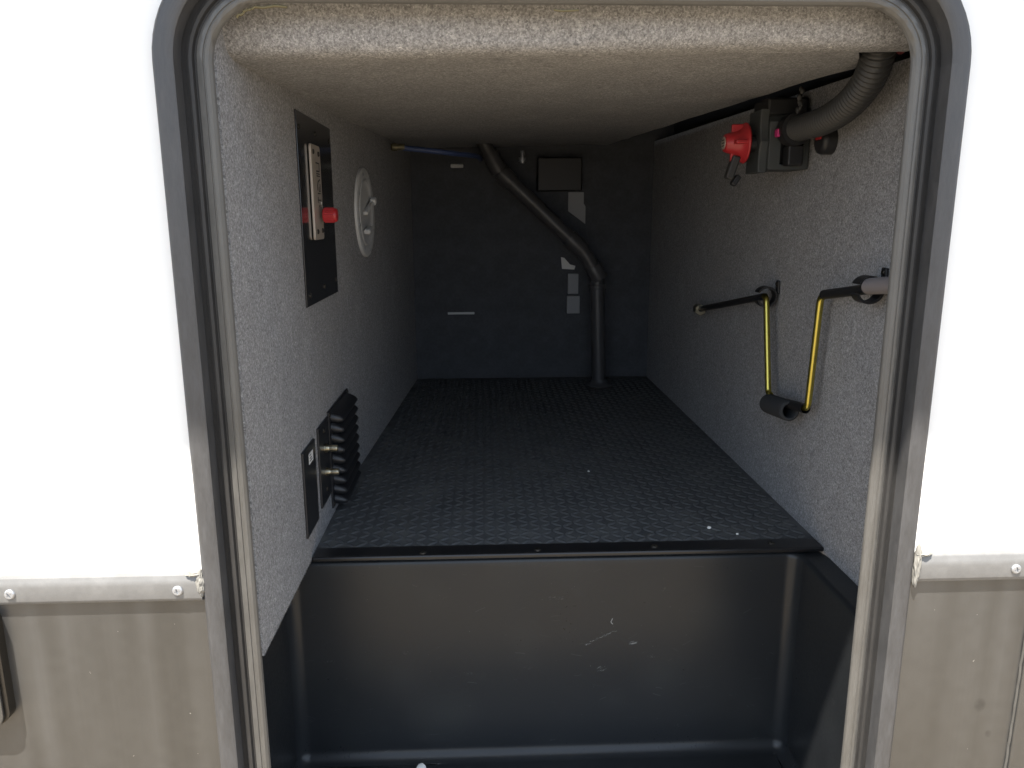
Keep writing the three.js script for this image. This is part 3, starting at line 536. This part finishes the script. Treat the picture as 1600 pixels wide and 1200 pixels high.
{
  const t = thing('round_cap', 'round black cap with a red and white stripe under the ribbed hose', 'cap', [0.468, 1.347, -0.330], -PI / 2);
  part('cap', lathe([[0, 0.02], [0.012, 0.0195], [0.0165, 0.017], [0.018, 0.012], [0.018, 0]], 32), M.blackSatin, t);
  part('stripe', box(-0.004, 0.013, 0.0055, 0.0095, 0.0185, 0.0205, 0.0008), M.paper, t);
  part('stripe', box(-0.006, 0.011, 0.001, 0.0050, 0.0185, 0.0206, 0.0008), M.red, t);
}
solo('vent_tube', tube([[0.416, 1.408, -0.102], [0.418, 1.425, -0.098], [0.421, 1.455, -0.096]], 0.0042, 20, 10), M.hose, 'thin grey tube beside the hose end in the ceiling notch', 'tube');
solo('red_cable', tube([[0.424, 1.458, -0.100], [0.428, 1.434, -0.098], [0.440, 1.425, -0.110], [0.455, 1.424, -0.150]], 0.0046, 40, 10), M.redDark, 'dark red cable in the notch of the ceiling corner', 'cable');
solo('cable_bundle', merge([tube([[0.405, 1.442, -0.10], [0.43, 1.437, -0.3], [0.42, 1.446, -0.7], [0.41, 1.46, -1.3]], 0.006, 60, 10), tube([[0.44, 1.44, -0.06], [0.448, 1.444, -0.3], [0.436, 1.452, -0.7], [0.42, 1.47, -1.3]], 0.005, 60, 10)]), M.blackSatin, 'black cables running in the gap above the right wall', 'cables');
{   // frayed bead of dried adhesive bridging ceiling and hose
  const gs = []; for (let k = 0; k < 12; k++) gs.push(new THREE.IcosahedronGeometry(0.0022 + 0.0008 * Math.sin(k * 2.1), 1).scale(1.2, 1.6, 1).translate(0.424 + 0.002 * Math.sin(k), 1.413 - k * 0.0026, -0.338 + 0.0014 * Math.sin(k * 1.7)));
  solo('adhesive_drip', merge(gs), M.hose, 'grey strand of dried adhesive above the valve', 'adhesive');
}

// ---------------------------------------------------------------- deep end: drain pipe, blue hose, odds and ends on the back wall
{
  const t = thing('drain_pipe', 'black plastic drain pipe bending down in front of the back wall', 'pipe');
  const z = -1.30;
  const P = [[-0.012, 1.47, z], [0.012, 1.425, z], [0.045, 1.366, z], [0.268, 1.158, z], [0.302, 1.10, z], [0.313, 0.80, z]];
  part('pipe', new THREE.TubeGeometry(bent(P, 0.026), 160, 0.0188, 20), M.abs, t);
  const ring = (p, q, L, r) => { const a = V3(...p), b = V3(...q), d = b.clone().sub(a).normalize(); const g = lathe([[r - 0.004, 0], [r, 0.0005], [r, L - 0.0005], [r - 0.004, L]], 28); g.applyQuaternion(new THREE.Quaternion().setFromUnitVectors(V3(0, 0, 1), d)); return g.translate(...p); };
  part('coupling', ring([0.024, 1.404, z], [0.046, 1.365, z], 0.05, 0.0225), M.abs, t);
  part('coupling', ring([0.052, 1.359, z], [0.268, 1.158, z], 0.035, 0.0225), M.abs, t);
  part('coupling', ring([0.226, 1.197, z], [0.268, 1.158, z], 0.05, 0.0230), M.abs, t);
  part('coupling', ring([0.289, 1.122, z], [0.302, 1.10, z], 0.04, 0.0230), M.abs, t);
  part('coupling', ring([0.303, 1.075, z], [0.313, 0.80, z], 0.012, 0.0230), M.abs, t);
  part('floor_flange', lathe([[0.018, 0], [0.036, 0], [0.036, 0.006], [0.024, 0.008], [0.0215, 0.02]], 32).rotateX(-PI / 2).translate(0.313, 0.802, z), M.abs, t);
}
{
  const t = thing('blue_hose', 'blue water hose with brass end under the ceiling at back left', 'hose');
  part('hose', tube([[-0.170, 1.3985, -1.05], [-0.12, 1.394, -1.055], [-0.06, 1.389, -1.08], [-0.01, 1.392, -1.2], [0.0, 1.40, BACK]], 0.0058, 50, 12), M.blue, t);
  part('fitting', lathe([[0, 0], [0.007, 0], [0.0085, 0.004], [0.0085, 0.012], [0.0072, 0.013], [0.0072, 0.03], [0, 0.03]], 20).rotateY(PI / 2).translate(-0.196, 1.4005, -1.05), M.dullBrass, t);
}
function onBack(name, label, cat, geo, mat, pos) { const m = solo(name, geo, mat, label, cat); m.position.set(pos[0], pos[1], BACK); return m; }
onBack('service_box', 'dark grey service box at the top of the back wall', 'box', new RoundedBoxGeometry(0.118, 0.086, 0.05, 3, 0.004), M.blackSatin, [0.209, 1.359]).position.z = BACK + 0.025;
{
  const s = new THREE.Shape([[-0.021, 0.042], [0.021, 0.042], [0.021, 0.012], [0.026, 0.004], [0.026, -0.042], [-0.021, -0.008]].map(p => new THREE.Vector2(...p)));
  onBack('pale_patch_board', 'pale angular board behind the pipe, under the service box', 'board', new THREE.ExtrudeGeometry(s, { depth: 0.006, bevelEnabled: false }), M.pale, [0.258, 1.272]);
  const s2 = new THREE.Shape([[-0.021, 0.016], [-0.012, 0.014], [0.004, -0.004], [0.019, -0.008], [0.016, -0.018], [-0.018, -0.016]].map(p => new THREE.Vector2(...p)));
  onBack('torn_paper', 'small torn pale scrap below the pipe bend', 'paper', new THREE.ExtrudeGeometry(s2, { depth: 0.003, bevelEnabled: false }), M.paper, [0.240, 1.124]);
  onBack('cable_trunking', 'pale upper length of trunking left of the upright pipe', 'trunking', new RoundedBoxGeometry(0.030, 0.056, 0.016, 2, 0.002), M.pale, [0.253, 1.067]).userData.group = 'trunking pieces on the back wall';
  const c2 = onBack('cable_trunking', 'pale lower length of trunking left of the upright pipe', 'trunking', new RoundedBoxGeometry(0.036, 0.050, 0.018, 2, 0.002), M.pale, [0.254, 1.009]); c2.userData.group = 'trunking pieces on the back wall';
  onBack('wall_batten', 'thin pale horizontal strip on the back wall', 'strip', new RoundedBoxGeometry(0.074, 0.006, 0.006, 2, 0.001), M.whitePlastic, [-0.059, 0.987]);
  onBack('pipe_clip', 'small pale pipe clip under the ceiling at the back', 'clip', new RoundedBoxGeometry(0.034, 0.010, 0.014, 2, 0.003), M.whitePlastic, [-0.063, 1.383]);
  const f = thing('tap_fitting', 'small metal fitting under the ceiling right of the pipe top', 'fitting', [0.108, 1.405, -1.33]);
  part('stem', lathe([[0, 0], [0.006, 0], [0.006, 0.03], [0.004, 0.032], [0, 0.032]], 16).rotateX(PI / 2).translate(0, 0.01, 0), M.steel, f);
  part('nut', new THREE.CylinderGeometry(0.011, 0.011, 0.01, 6).translate(0, -0.012, 0), M.steel, f);
}
// ---------------------------------------------------------------- crumbs on the floor
function crumb(x, y, z, r, label) {
  const g = new THREE.IcosahedronGeometry(r, 1), p = g.attributes.position, h = tileNoise(9, Math.floor((x + 2) * 9000)); for (let k = 0; k < p.count; k++) { const q = 0.75 + 0.5 * h(p.getX(k) / r * 0.3 + 0.5, p.getY(k) / r * 0.3 + p.getZ(k) / r * 0.2 + 0.5); p.setXYZ(k, p.getX(k) * q, p.getY(k) * q * 0.7, p.getZ(k) * q); }
  g.computeVertexNormals(); const m = solo('crumb', g, M.crumb, label, 'crumb', 'white crumbs in the compartment'); m.position.set(x, y + r * 0.45, z);
}
crumb(0.328, 0.8027, -0.322, 0.0030, 'largest white crumb on the tread mat at front right');
crumb(0.362, 0.8027, -0.298, 0.0020, 'small white crumb on the mat close to the edge bar');
crumb(0.187, 0.8027, -0.585, 0.0022, 'pale crumb farther back on the middle of the mat');
crumb(-0.094, 0.491, -0.222, 0.0075, 'white pebble on the tub floor at the bottom of the picture');

renderer.render(scene, camera);
